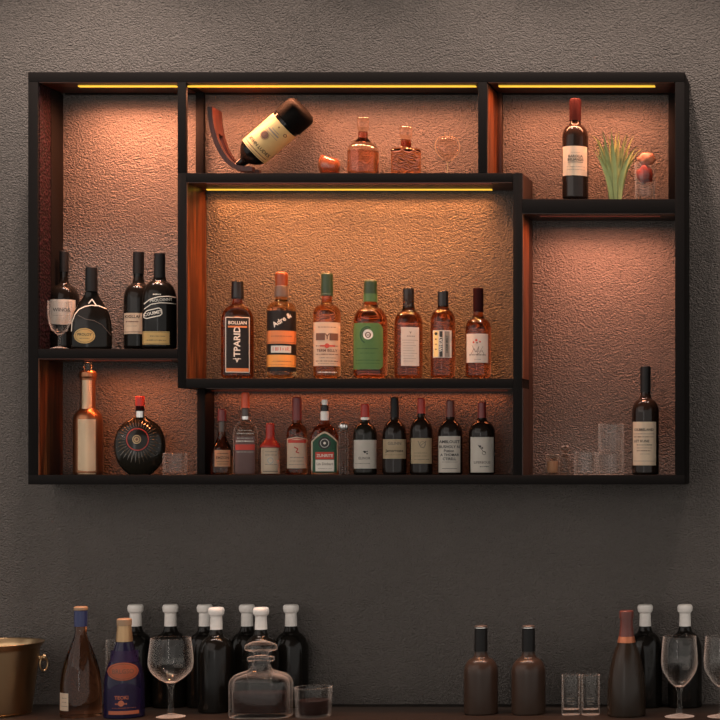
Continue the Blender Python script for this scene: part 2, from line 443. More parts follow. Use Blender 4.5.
# --- LED strips (a diffuser bar and the lamp under it)
def led(x0, x1, py, y, w_, mat, power, col, spread=124, name='led_strip', tilt=0, wide=0):
    xa, xb = X(x0, y), X(x1, y); zt = fz(py)-.002
    o = box(name, xa, xb, y-w_/2, y+w_/2, zt-.0025, zt, mat, E0)
    l = bpy.data.lights.new('led_strip_light', 'AREA'); l.shape = 'RECTANGLE'; l.size = (xb-xa)*.97; l.size_y = w_*.8
    l.energy = power*(xb-xa); l.color = col; l.spread = math.radians(spread)
    lo = bpy.data.objects.new('led_strip_light', l); C.objects.link(lo)
    lo.location = ((xa+xb)/2, y, zt-.0035); lo.rotation_euler = (math.radians(tilt), 0, 0); lo.parent = E0
    if wide:
        l2 = l.copy(); l2.energy = wide*(xb-xa); l2.spread = math.radians(167)
        l3 = bpy.data.objects.new('led_strip_glow', l2); C.objects.link(l3); l3.location = lo.location; l3.parent = E0
OR = (1, .36, .18); OY = (1, .34, .10)
led(79, 177, 82, -.112, .016, LED, 24, OR, 146, wide=7); led(187.5, 476, 82, -.112, .016, LED, 8, OR, 142, wide=5.5); led(499, 655, 82, -.112, .016, LED, 8, OR, 142, wide=5.5)
led(207, 492, 182, -.028, .012, LED, 3.8, OY, 110, wide=2.4); led(207, 492, 182, -.149, .008, LEDDIM, 8, OY, 130)  # second strip, at the front, is an added lamp to fill wall and labels
led(85, 172, 358.5, -.10, .010, LEDDIM, 2.6, (1, .26, .08), 140, wide=2.8); led(212, 508, 388, -.022, .008, LEDDIM, .78, (1, .24, .08), 165)
led(540, 660, 213, -.11, .008, LEDDIM, 8.5, (1, .36, .20), 136, wide=5.5)

# shelf heights (z of each standing surface)
G_ = .0004
Z_LEFT, Z_TOP, Z_MID, Z_RIGHT, Z_BOT = fz(349)+G_, fz(173)+G_, fz(378.5)+G_, fz(199)+G_, fz(475)+G_
CT_ = CT+G_

# ================================================================= bottles
def bordeaux(R, ys, rn, yn, top, base, q=None):
    """half width R up to row ys, neck half width rn from row yn to top"""
    y1 = yn+(ys-yn)*.2; rj = rn+(R-rn)*.16
    sh = [(rj+(R-rj)*math.cos(math.radians(a)), ys-(ys-y1)*math.sin(math.radians(a))) for a in (0, 12, 24, 36, 48, 60, 70)]
    return [(0, base), (R*.86, base), (R, base-1.5, 1.5)]+sh+[(rn+(R-rn)*.16, yn+(ys-yn)*.16, 2.5), (rn, yn-2.5, 3), (rn, top+.5, .5), (rn*.8, top), (0, top)]
def cap(T, hw, top, bot, mat, name='capsule', rn=1.0, parent=None, ridges=False):
    T.lathe(name, [(0, bot), (hw, bot), (hw, bot-.3), (hw*rn, top+.8, .8), (hw*rn*.86, top, .3), (0, top)], mat, parent=parent)
LAB = 'bottles standing on the middle shelf'

# ---- middle compartment, seven spirits
YM = -.082
T = Thing('liquor_bottle', 'flat shouldered dark bottle with tall black arched label, leftmost in the middle compartment', 'bottle', 237.5, YM, Z_MID)
T.lathe('glass_body', bordeaux(16.5, 322, 4.4, 302, 290, 378), AMBERD, n=3, sy=.55, seg=64, main=True)
T.lathe('screw_cap', [(0, 299), (6.4, 299), (6.6, 298, .5), (6, 281.5, 1), (0, 281)], BLACKG)
T.lathe('neck_ring', [(0, 303), (4.9, 303), (4.9, 299.2), (0, 299.2)], AMBERL)
p = T.patch('label', 225, 250, lambda x: 317.5-9*math.sqrt(max(0, 1-((x-237.5)/12.6)**2)), 374, BLKP)
fr = [('p', [(225.8, 318), (249.2, 318), (249.2, 372.5), (225.8, 372.5), (225.8, 318)], .6, INKW), ('t', 'BOLLIAN', 237.5, 323.5, 4.6, INKW),
      ('r', 228, 247, 326.5, 328.2, ORNGP), ('r', 226.3, 248.7, 368.6, 372, ORNGP), ('t', 'TPARID', 237.3, 342, 9, INKW, 90), ('t', 'V', 237, 361, 6, INKW), ('p', [(233, 359.3), (241, 359.3)], .6, INKW),
      ('p', arc(237.5, 320, 5, 3, 20, 160), .5, ORNGP)]
T.prints(p, fr)

T = Thing('liquor_bottle', 'round bottle with black label, two orange bands and an orange stopper', 'bottle', 281.5, YM, Z_MID)
T.lathe('glass_body', bordeaux(15, 311, 5.6, 300, 292, 378), AMBERL, main=True)
T.lathe('stopper', [(0, 286), (6.2, 286), (6.2, 285), (6.7, 274, 2), (5, 272, 2), (0, 272)], M('rust_orange_stopper', (.15, .036, .009), .3))
T.lathe('collar', [(0, 297), (7.4, 297), (7.4, 296), (6.4, 286, 1), (0, 286)], GREYC)
T.lathe('dark_band', [(15.12, 377), (15.12, 312), (14.9, 312), (14.9, 377), (15.12, 377)], BLKP) if False else None
p = T.patch('label', 266.8, 296.2, 311.5, 372, BLKP, .0005, 30)
T.prints(p, [('t', 'Adre &', 282, 321, 7, INKW, 32), ('r', 267, 296, 331.5, 344.5, ORNGP), ('r', 271, 291, 346.5, 353.5, INKS), ('t', 'HILLOR', 281, 350, 5, INKR),
             ('r', 267, 296, 355.5, 367.5, ORNGY), ('w', 272, 291, 362, .7, INKB), ('p', [(268, 365.5), (295, 365.5)], .4, INKB)])
T.prints(p, [('p', [(268, 343), (295, 343)], .4, INKB), ('w', 271, 292, 337, .8, INKB)], .0017)

T = Thing('liquor_bottle', 'amber bottle with dark green cap and tall cream label with brown emblem', 'bottle', 327, YM, Z_MID)
T.lathe('glass_body', bordeaux(14, 314, 5, 303, 292, 378), AMBER, main=True)
T.lathe('screw_cap', [(0, 296), (6.6, 296), (6.6, 294.6), (6.2, 294.2), (6, 274.5, .8), (5, 273, .6), (0, 273)], GREENC)
T.lathe('neck_band', [(0, 302), (5.05, 302), (5.05, 296.2), (0, 296.2)], AMBERL)
p = T.patch('label', 313.5, 340.3, 323, 366.5, CREAM)
T.prints(p, [('w', 318, 336, 328, .8, INKB), ('r', 316, 325, 334, 341, INKB), ('r', 329.5, 338, 334, 341, INKB), ('t', 'Y', 327.2, 337.5, 8, INKB),
             ('o', 327, 346.5, 2.4, 2.4, INKR), ('r', 320, 335, 345.8, 347.4, INKR), ('w', 316, 338, 346.6, .8, INKB),
             ('t', 'TERM BELLY', 327, 351.3, 3.8, INKB), ('w', 316, 338, 355, 1, INKB), ('w', 319, 336, 358.5, .9, INKG), ('w', 316, 338, 361.7, 1, INKB), ('w', 318, 336, 364.3, .6, INKG)])
T.prints(T.e, [('w', 318, 337, 372.8, 1.2, INKW)])

T = Thing('liquor_bottle', 'wide red amber bottle with green cap and large green label', 'bottle', 370.5, YM, Z_MID)
T.lathe('glass_body', bordeaux(17.3, 325, 6, 303.5, 296, 378), REDAMB, main=True)
T.lathe('screw_cap', [(0, 294), (6.7, 294), (6.6, 282, 1), (5.6, 280, .8), (0, 280)], GREENC)
T.lathe('cap_band', [(0, 302), (7.4, 302), (7.2, 300), (7, 294), (0, 294)], GREENC2)
def tb(x): 
    return 324+ (max(0, (x-377)/6.2)**3)*6
p = T.patch('label', 353.6, 383, tb, lambda x: 370-(max(0, (x-377)/6.2)**3)*4, GRNP, nu=28)
T.prints(p, [('o', 368, 335.5, 5, 5, INKW), ('o', 368, 336, 3, 1, INKB), ('w', 365.5, 371, 336.2, 1.5, INKB), ('p', arc(367, 336, 6.6, 8, 60, 250), 1.3, INKD), ('p', arc(367, 336, 5, 6.4, 80, 200), .8, INK),
             ('w', 357, 378, 349.5, 1, INKD), ('w', 360, 375, 354, .6, INKD), ('w', 356, 380, 361, .7, INKD), ('w', 356, 380, 364, .5, INKD)])

T = Thing('liquor_bottle', 'amber bottle with black cap and narrow white label, right of the green-labelled one', 'bottle', 408.5, YM, Z_MID)
T.lathe('glass_body', bordeaux(14.3, 325, 5.6, 308.5, 300, 378), AMBERD, n=2.3, main=True)
T.lathe('screw_cap', [(0, 310), (6.1, 310), (6.1, 306, .4), (5.7, 305.5), (5.8, 289.5, 1), (5, 288, .5), (0, 288)], BLACKG)
p = T.patch('label', 401, 419, 328, 366.5, WHITE)
T.prints(p, [('t', 'V', 410.5, 333.5, 3, INK), ('w', 407, 415, 337, .8, INKG), ('p', [(402, 341), (418, 341)], .3, INKG)]+[('p', [(403, 341+i*2.6), (417-(i*3 % 5), 341+i*2.6)], .25, INKG) for i in range(9)])

T = Thing('liquor_bottle', 'slim dark amber bottle with black cap and label striped yellow, black and grey', 'bottle', 443, YM, Z_MID)
T.lathe('glass_body', bordeaux(12.6, 323, 5.1, 307, 297, 378), AMBERD, main=True)
T.lathe('screw_cap', [(0, 307.5), (5.5, 307.5), (5.4, 292, 1), (4.6, 291, .5), (0, 291)], BLACKG)
p = T.patch('label', 433, 451.6, 331, 358.2, WHITE)
T.prints(p, [('r', 433.6, 438.4, 332, 357.5, GOLDP), ('r', 439.4, 442.6, 332, 357.5, INK), ('r', 444.6, 449.6, 332, 357.5, INKG)])
T.prints(p, [('o', 436, 334.5, 1.5, 1.5, INK), ('w', 435, 437.2, 340, 1.5, INKB), ('w', 435, 437.2, 345, 1.5, INKB), ('w', 435, 437.2, 350, 1.5, INKB), ('t', 'WHEAT', 441, 344.8, 4.4, INKW, 90), ('t', 'DRAM MELT', 447, 344.8, 3.2, INK, 90)], .0018)

T = Thing('liquor_bottle', 'red amber bottle with burgundy neck foil and white label of red berries', 'bottle', 478.3, YM, Z_MID)
T.lathe('glass_body', bordeaux(13, 330, 4.7, 316, 290, 378), REDAMB, main=True)
cap(T, 5.2, 288, 312, PURC)
p = T.patch('label', 466.6, 488, 334.5, 363.2, WHITE)
T.prints(p, [('o', 476.3, 341, 1.2, 1.2, INKR), ('o', 473.5, 343, .9, .9, INKR), ('o', 480, 342.5, .9, .9, INKR), ('o', 477, 343.5, .8, .8, INKB),
             ('p', [(471, 355), (474, 349), (476, 353), (479, 347), (477, 356), (482, 351), (484, 355)], .45, INKG), ('p', [(472, 346), (475, 352), (480, 352), (483, 347)], .35, INKG), ('w', 469.5, 486, 355.5, 1.4, INKG), ('w', 474, 481, 360, .6, INKG)])

# ---- lower middle compartment
YB = -.075
T = Thing('liquor_bottle', 'small dark bottle with dark red cap and small peach label', 'bottle', 222, YB, Z_BOT)
T.lathe('glass_body', [(0, 475), (10.5, 475), (11.5, 473.5, 1.5), (11.5, 451, 10), (4.6, 439, 6), (3.2, 430), (3.2, 412), (0, 412)], AMBERD, main=True)
cap(T, 4.6, 409, 421, DREDC, rn=.92); cap(T, 3.5, 421, 437, GREYC, 'neck_foil', .97)
p = T.patch('label', 214.6, 230.4, 450, 466.5, PEACH)
T.prints(p, [('t', 'EMZON', 222.5, 457.8, 3.8, INKB), ('w', 217, 228, 453.5, .9, INKB), ('w', 216.5, 229, 461.5, .7, INKB), ('w', 217, 228, 464, .6, INKB)])

T = Thing('liquor_bottle', 'tall clear bottle with orange red cap and mauve label crossed by a red stripe', 'bottle', 245.5, YB, Z_BOT)
T.lathe('glass_body', bordeaux(12.4, 436, 3.9, 419, 404, 475), TINTC, main=True, n=2.6, sy=.8)
cap(T, 4.1, 392.5, 408, ORGC, rn=.97); cap(T, 4.2, 408, 416.2, GREYC, 'collar')
T.lathe('silver_ring', [(0, 419.5), (4.3, 419.5), (4.3, 416.4), (0, 416.4)], SILVER)
p = T.patch('label', 235, 255, 436.5, 473.5, PINKG)
T.prints(p, [('r', 235.4, 254.6, 444.5, 450, INKR), ('w', 236, 254, 441.3, 1.6, INKW), ('w', 237, 253, 438.3, 1, INKS), ('w', 237, 253, 447.2, 1.1, INKW) if False else ('w', 236.5, 253.5, 452, .8, INKS)])
T.prints(T.e, [('w', 237, 254, 433.5, .8, INKS), ('w', 239, 252, 430.5, .6, INKS)])

T = Thing('liquor_bottle', 'short bottle with red wax dripping over its shoulders and pale green-cream label', 'bottle', 270.2, YB, Z_BOT)
T.lathe('glass_body', [(0, 475), (9.3, 475), (10, 473.5, 1.5), (10, 446, 7), (4.5, 440, 3), (3.8, 437, 1), (3.8, 426), (0, 426)], AMBERD, main=True)
T.lathe('wax_seal', [(10.3, 447.5), (10.35, 445.5, 6), (4.9, 439.6, 3), (4.2, 436, 1), (4.5, 425, 1), (3.6, 423, .8), (0, 423)], REDC)
p = T.patch('label', 261, 279.6, 447.8, 473.5, CREAM)
T.prints(p, [('p', [(263, 471.2), (278, 471.2)], .5, INK), ('p', [(263, 449.8), (263, 472)], .3, INKG), ('o', 270.5, 460.5, 3.2, 1, INKS), ('w', 265, 277, 455, .7, INKG), ('w', 265, 277, 464.5, .6, INKG), ('w', 265, 277, 451.5, .6, INKG)])

T = Thing('liquor_bottle', 'amber bottle with dark red neck foil and cream label under a red banner', 'bottle', 297, YB, Z_BOT)
T.lathe('glass_body', bordeaux(10.6, 436, 4.3, 422, 400, 475), AMBERD, main=True)
cap(T, 4.8, 397, 420, DREDC)
p = T.patch('label', 287, 306.8, lambda x: 438.6-1.8*(1-abs((x-297)/10)), 468.3, CREAM)
T.prints(p, [('r', 288, 306, 440, 443, INKR), ('w', 290, 304, 441.5, 1, INKW) if False else ('p', [(288, 440), (297, 438.2), (306, 440)], .8, INKR), ('p', [(294, 447), (298, 449), (296, 452), (299, 453)], 1, INKR),
             ('w', 290, 304, 457.5, .8, INKG), ('w', 290, 304, 461, .6, INKG), ('w', 289, 305, 464.5, .6, INKG)])

T = Thing('liquor_bottle', 'flat bottle with black and white cap and arched green label with round stag-like medallion', 'bottle', 324.6, YB, Z_BOT)
T.lathe('glass_body', bordeaux(14.6, 444, 4, 421, 404, 475), REDAMB, n=3, sy=.5, seg=64, main=True)
cap(T, 3.1, 399.5, 405, WHITEC, 'screw_cap'); cap(T, 3.9, 405, 411.2, BLACKG, 'cap_band'); cap(T, 4.2, 411.2, 420.3, WHITEC, 'neck_label')
def gab(o): return lambda x: 431.5+o+10.5*(abs(x-324.6)/13.6)**1.5
p = T.patch('label', 311.2, 338.2, gab(0), 474, CREAM, nu=28)
p2 = T.patch('green_field', 312.7, 336.8, gab(2), 472.6, GRNP2, .0011, 28, parent=p)
T.prints(p, [('o', 324.6, 443.2, 6.2, 6.2, BLKP), ('r', 315.5, 334, 452, 459.3, INKR), ('r', 315.5, 334, 459.8, 471.3, INKW)], .0016)
T.prints(p, [('o', 324.6, 443.2, 4.4, .6, INKS), ('o', 324.6, 443.2, 1.3, 1.3, INKW), ('t', 'ZUNRITE', 324.8, 455.8, 4, INKW), ('t', 'Lin Dinhart', 324.8, 464, 3.6, INKG), ('w', 318, 332, 468.5, .5, INKG)], .0021)

T = Thing('glass_flask', 'narrow ribbed clear glass flask with a silver cap', 'flask', 343.7, YB-.01, Z_BOT)
T.lathe('ribbed_body', [(0, 475), (4.9, 475), (5.1, 473.5, .5), (5.1, 431, 1), (3.8, 429, 1), (3.8, 427), (0, 427)], FLASKG, flute=(14, .09), seg=84, main=True)
T.lathe('silver_cap', [(0, 430), (4, 430), (5, 427.5, 1), (5, 424.5, 1.5), (3, 422, 1), (0, 422)], SILVER, flute=(12, .07), seg=72)

WB = [  # centre, R, shoulder row, neck row, top row, cap rows/colour, label box, paper, glass, words
 (365, 12, 436, 421, 404, 417, REDC, 4.5, (353.2, 376.5, 440, 468.5), WHITE, 'dark wine bottle with red cap above a white ring and off-white label'),
 (394.6, 12.2, 437, 418, 397, 419, BLACK, 4.4, (383, 406, 439.3, 458.7), TAN, 'dark wine bottle with black neck foil and short wide tan label'),
 (421.3, 11.4, 433, 416, 398, 413.5, REDC, 4.0, (411, 431.8, 438.2, 463.6), TAN, 'dark wine bottle with bright red cap and squarish tan label'),
 (450.3, 12.4, 435, 418, 400, 417, BREDC, 4.4, (438.5, 460.3, 436.2, 472.4), WHITE, 'dark wine bottle whose tall white label has five bold printed lines'),
 (482, 13.3, 434, 419, 402, 418.5, DREDC, 4.4, (470.6, 493.6, 437.2, 472.4), WHITE, 'dark wine bottle with brownish red cap, rightmost of the lower middle row'),
]
for i, (cx, R, ys, yn, top, cb, cm, chw, lb, pap, lab) in enumerate(WB):
    T = Thing('wine_bottle', lab, 'bottle', cx, YB, Z_BOT, 'wine bottles in the lower middle compartment')
    T.lathe('glass_body', bordeaux(R, ys, chw-.5, yn, top+1, 475), WINEG if i else OLIVEG, main=True)
    cap(T, chw, top, cb, cm, rn=.93)
    if i == 0: cap(T, chw-.1, cb, cb+3, WHITEC, 'neck_ring')
    p = T.patch('label', lb[0], lb[1], lb[2], lb[3], pap)
    c = (lb[0]+lb[1])/2
    it = [[('w', c-2, c+3, 451.5, 1, INK), ('o', c, 452, 1.2, 1.2, INK), ('o', c+2.2, 453.6, .8, .8, INK), ('t', 'ELINOR', c-.5, 458.3, 3.4, INKG), ('w', 355, 370, 463.5, .6, INKG)],
          [('t', 'GILINN', c, 443.6, 4.2, INKG), ('t', 'Jamorrosse', c, 450.8, 3.8, INK), ('w', 385, 403, 454.8, .5, INKG)],
          [('p', [(418, 441), (420, 446), (424, 443), (426, 441), (424, 448), (420, 447)], .5, INKG), ('o', 422.6, 444.5, 3, .4, INKG), ('w', 414, 427, 453, .6, INKG), ('w', 414, 428, 456, .5, INKG), ('w', 414, 429, 459.5, .6, INKG)],
          [('t', 'AMBLOUST', c, 442, 4, INK), ('t', 'BUSHOLY N', c, 447, 3.8, INK), ('t', 'Pistion', c-.5, 451, 3.8, INK), ('t', 'A THOMAR', c+.3, 455, 3.6, INK), ('t', 'CTIRELL', c, 459, 3.7, INK), ('w', 442, 458, 462, .6, INKG), ('p', [(442, 468.5), (457, 468.5)], .5, INKG)],
          [('o', 480, 446.5, 1.1, 1.1, INK), ('o', 482.2, 448, .9, .9, INK), ('p', [(478, 445), (483, 451), (486, 453)], .5, INK), ('o', 484, 453, 2, .5, INKG), ('t', 'LIFERBOUS', c, 462.5, 3.4, INKG), ('w', 480, 489, 466.6, .9, INK)]][i]
    T.prints(p, it)

# ---- upper left compartment
T = Thing('wine_bottle', 'black wine bottle behind the small stemmed goblet', 'bottle', 64, -.050, Z_LEFT)
T.lathe('glass_body', bordeaux(15.8, 300, 4.4, 282, 253, 349), DARKG, main=True)
cap(T, 4.8, 251, 272, BLACK)
p = T.patch('label', 48.7, 75.5, 300.5, lambda x: 325.5-2.5*(abs(x-62)/13)**3, WHITE)
T.prints(p, [('t', 'WINOIL', 62, 311, 5, INK), ('w', 53, 72, 316.5, .5, INKG)])

T = Thing('goblet', 'small stemmed clear goblet standing before the white-labelled black bottle', 'glass', 59.5, -.132, Z_LEFT)
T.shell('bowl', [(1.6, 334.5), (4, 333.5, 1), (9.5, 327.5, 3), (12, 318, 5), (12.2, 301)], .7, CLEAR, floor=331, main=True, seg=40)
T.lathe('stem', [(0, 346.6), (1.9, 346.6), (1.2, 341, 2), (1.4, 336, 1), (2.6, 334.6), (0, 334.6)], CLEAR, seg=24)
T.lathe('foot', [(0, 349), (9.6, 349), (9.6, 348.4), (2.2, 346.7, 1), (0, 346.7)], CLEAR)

T = Thing('brandy_bottle', 'broad-bellied black brandy bottle with gold oval label and silver line across it', 'bottle', 91.5, -.100, Z_LEFT)
T.lathe('glass_body', [(0, 349), (19.5, 349), (20.8, 347, 2), (20.6, 326, 8), (18.5, 314, 6), (13, 304, 6), (7.5, 296, 4), (5.8, 291, 2), (5.8, 270), (0, 270)], DARKG, sy=.42, main=True)
T.lathe('screw_cap', [(0, 291.5), (6.3, 291.5), (6.2, 267.5, .8), (0, 267)], BLACK)
p = T.oval('label', 84.5, 336.4, 10.6, 7.6, GOLDP)
T.prints(p, [('t', 'PROLOY', 84.5, 335.2, 3.7, INK), ('w', 79.5, 89.5, 339, .6, INKB), ('p', arc(84.5, 336.4, 9.3, 6.4, 0, 360, 30), .35, INKB)])
T.prints(T.e, [('p', [(71.5, 332), (72, 323), (75, 315), (79, 310), (85, 307), (91, 305.8), (99, 306), (106.5, 308.5)], .9, INKW), ('p', [(88.5, 304), (92, 299.5), (96.5, 306)], 1, INKW),
               ('p', [(78, 316), (86, 320), (94, 321), (102, 325), (111, 335)], .6, GREYC)], .001)

T = Thing('wine_bottle', 'black wine bottle with squarish cream label, behind the banner-printed bottle', 'bottle', 138.5, -.048, Z_LEFT)
T.lathe('glass_body', bordeaux(15, 300, 5.2, 281, 253, 349), DARKG, main=True)
cap(T, 5.7, 251.5, 274, BLACK)
p = T.patch('label', 124.2, 152, 314, 334.8, CREAM)
T.prints(p, [('t', 'KIGLLAF', 132.6, 317.7, 4.2, INK), ('w', 126, 139, 322.6, 1.3, INKB), ('w', 127, 137, 327, .5, INKG), ('p', [(124.6, 332.8), (150, 332.8)], .5, INKB)])

T = Thing('liquor_bottle', 'large black bottle with white curved banners and a gold label', 'bottle', 159.6, -.105, Z_LEFT)
T.lathe('glass_body', bordeaux(17.6, 302, 5.3, 277, 256, 349), DARKG, sy=.82, main=True)
cap(T, 5.9, 253, 278, BLACK)
p = T.patch('label', 142.6, 169.6, 332.2, 345.2, GOLDP)
T.prints(p, [('w', 150, 165, 337, .7, INKB), ('w', 146, 166, 341, .9, INKB), ('p', [(143.2, 333), (169.2, 333), (169.2, 344.4), (143.2, 344.4), (143.2, 333)], .3, INKB)])
T.prints(T.e, [('p', [(144, 305), (150, 300.5), (158, 298), (168, 297), (176, 297.5)], .9, INKW), ('p', [(144.3, 310), (151, 305.5), (160, 303.8), (168, 303.8), (176, 304)], .8, INKW), ('t', 'PROLOINNY', 161, 301, 4, INKS, 6),
               ('p', [(144, 315), (147, 311.8), (159, 309), (161.5, 310.5), (162, 314.5), (160, 316.5), (147, 319.5), (144, 318.5), (144, 315)], .9, INKW), ('t', 'COUIMET', 153, 314.3, 4.2, INKW, 12), ('w', 153, 161, 295.5, 1.5, INKS)], .001)

# ---- lower left compartment
T = Thing('metallic_bottle', 'tall copper bottle with satin gold body panel in the lower left compartment', 'bottle', 88, -.085, Z_BOT)
T.lathe('bottle_body', [(0, 475), (14.3, 475), (15.2, 473, 1.5), (15.2, 415, 8), (8.2, 409, 3), (7.6, 405), (7.6, 374), (0, 374)], COPPERG, main=True)
T.lathe('cap', [(0, 380), (8.2, 380), (8.2, 378), (9, 377, .5), (9, 372.5, 1), (8, 371), (0, 371)], COPPERG)
T.lathe('stopper', [(0, 371), (4, 371), (4.2, 362.5, .8), (0, 362)], TINTC)
T.patch('neck_panel', 81.8, 91.8, 380.5, 409, GOLDL, .0008); T.patch('body_panel', 78, 95.6, 419.5, 474, GOLDL, .0008)

T = Thing('brandy_bottle', 'round disc-shaped dark brandy bottle with red cap and sunburst relief around a red ring', 'bottle', 140, -.085, Z_BOT)
T.lathe('glass_body', [(0, 475), (11, 475), (19, 468, 5), (24.5, 458, 6), (26.2, 446, 8), (24.5, 434, 7), (18.5, 424, 5), (9, 418.5, 4), (4.2, 415, 1), (4.2, 404), (0, 404)], OLIVEG, sy=.42, main=True)
cap(T, 4.7, 396, 406, REDC); cap(T, 4.4, 406, 411, PURC, 'neck_foil')
T.lathe('silver_collar', [(0, 417.4), (4.9, 417.4), (4.9, 411.2), (0, 411.2)], SILVER)
mc = (137.5, 439.5)
bm = bmesh.new()
for q in range(34):
    a = 2*math.pi*q/34
    r0, r1 = 12.5, 12.5+random.uniform(7, 9)
    if math.sin(a) < 0: r1 += 3
    pts = []
    for rr, wd, h in ((r0, .3, 0), ((r0+r1)/2, .95, 1), (r1, .2, 0)):
        for sg in (-1, 0, 1):
            px = mc[0]+math.cos(a)*rr-math.sin(a)*wd*sg; py = mc[1]-math.sin(a)*rr-math.cos(a)*wd*sg
            u = T.u(px); z = T.hz(py); pts.append(bm.verts.new((u, T.front(u, z, .0003+(.0022*h if sg == 0 else 0)), z)))
    for r in range(2):
        for c in range(2): bm.faces.new((pts[r*3+c], pts[r*3+c+1], pts[r*3+c+4], pts[r*3+c+3]))
finish(bm, 'sunburst_relief', M('relief_glass', (.06, .045, .03), .1, coat=.6), T.e, smooth=False)
T.prints(T.e, [('o', mc[0], mc[1], 11.4, 1.1, REDC)], .0016)
p = T.oval('medallion', mc[0]-.8, mc[1], 4.4, 4.4, BRASS, .0014)
T.prints(p, [('o', mc[0]-.8, mc[1], 3.4, .7, INK), ('o', mc[0]-.8, mc[1], 1.4, 1.4, INKB)], .002)

def fluted(cx, y, surf, hw, top, base, label, group=None, name='fluted_tumbler', taper=1.0, mat=None, nfl=16, t=1.0, fl=None):
    T = Thing(name, label, 'glass', cx, y, surf, group)
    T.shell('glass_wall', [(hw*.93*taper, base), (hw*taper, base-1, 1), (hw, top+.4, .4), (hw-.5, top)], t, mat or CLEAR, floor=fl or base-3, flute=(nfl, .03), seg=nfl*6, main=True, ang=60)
    return T
fluted(175, -.10, Z_BOT, 12.6, 453, 475, 'low fluted clear tumbler beside the round disc-shaped bottle')

# ---- right compartment, bottom
T = Thing('glass_jar', 'small squat clear jar with warm amber contents, leftmost in the right compartment', 'jar', 552.6, -.09, Z_BOT)
T.lathe('glass_wall', [(0, 475), (6.6, 475), (7.4, 473.5, 1), (7.2, 460, 2), (6, 457.5, 1), (7, 456.5, .5), (7, 454.5, .6), (5.8, 454), (5.2, 457), (6, 461, 1.5), (6.4, 470), (5.5, 473, 1), (0, 473)], FLASKG, flute=(10, .05), seg=60)
T.lathe('contents', [(0, 472.6), (5, 472.6), (5.5, 470), (5.3, 461), (0, 461)], M('amber_wax', (.62, .36, .18), .4))
T = Thing('glass_jar', 'slender clear jar with round glass knob, between the squat jar and the tumblers', 'jar', 565, -.08, Z_BOT)
T.lathe('glass_wall', [(0, 475), (5, 475), (5.6, 473.5, 1), (5.4, 458, 4), (3, 453.5, 1), (0, 453.5)], FLASKG, flute=(10, .05), seg=60)
T.lathe('knob', [(0, 453.4), (3, 453.4), (5.2, 450.5, 1), (5.2, 448, 1), (3.5, 446, 1), (0, 446)], FLASKG, flute=(8, .08), seg=48)
fluted(585.3, -.09, Z_BOT, 11.3, 452, 475, 'low fluted clear tumbler between the glass jars and the stacked pair', nfl=18)
T = fluted(610.5, -.085, Z_BOT, 13.8, 453, 475, 'fluted clear tumbler, lower of the stacked pair beside the wine bottle', 'stacked tumblers', nfl=20)
zz = T.hz(453)+Z_BOT+.0006
T = Thing('fluted_tumbler', 'taller fluted clear tumbler, upper of the stacked pair beside the wine bottle', 'glass', 611, -.085, zz, 'stacked tumblers')
T.shell('glass_wall', [(12, 453), (12.8, 452, 1), (12.8, 424.4, .4), (12.3, 424)], 1.0, CLEAR, floor=450.5, flute=(20, .05), seg=120, main=True, ang=60)

T = Thing('wine_bottle', 'tall dark wine bottle with cream printed label beside the stacked fluted tumblers', 'bottle', 645.5, -.085, Z_BOT)
T.lathe('glass_body', bordeaux(13.6, 413, 4.8, 396, 368, 475), WINEG, main=True)
cap(T, 5.2, 366, 392, BLACK)
p = T.patch('label', 632.2, 656, 422, 465.3, CREAM)
T.prints(p, [('t', 'OLBBELAND', 644, 430, 3.4, INK), ('w', 634, 654, 434, .7, INKG), ('w', 634, 654, 437, .9, INKB), ('t', 'LET KUNE', 641.5, 441.3, 3.4, INK), ('w', 637, 652, 445, .9, INK), ('w', 637, 652, 448, .7, INKG), ('w', 637, 651, 450.8, .9, INKB), ('w', 640, 650, 454, .5, INKG), ('p', [(633.5, 461), (654.5, 461)], .3, INKG)])

# ---- top right compartment
T = Thing('wine_bottle', 'dark wine bottle with burgundy ridged neck foil beside the green grass tuft', 'bottle', 575.3, -.085, Z_RIGHT)
T.lathe('glass_body', bordeaux(13.1, 138, 4.9, 123, 101, 200), WINEG, main=True)
T.lathe('capsule', [(0, 121), (6, 121)]+[(6-(i % 2)*.25, 120.4-i*2) for i in range(9)]+[(5.8, 99.6, .5), (5, 99), (0, 99)], PURC)
p = T.patch('label', 562.8, 587.2, 148, 177.2, CREAM)
T.prints(p, [('t', 'BAROLIA', 575.5, 158.3, 3.6, INK), ('t', 'BELIANSIS', 575.5, 161.6, 3.6, INK), ('p', [(568, 164), (583, 164)], .5, INK), ('w', 567, 585, 168.5, .5, INKG), ('w', 567, 585, 171.5, .5, INKG), ('w', 571, 580, 154.5, .5, INKG)])

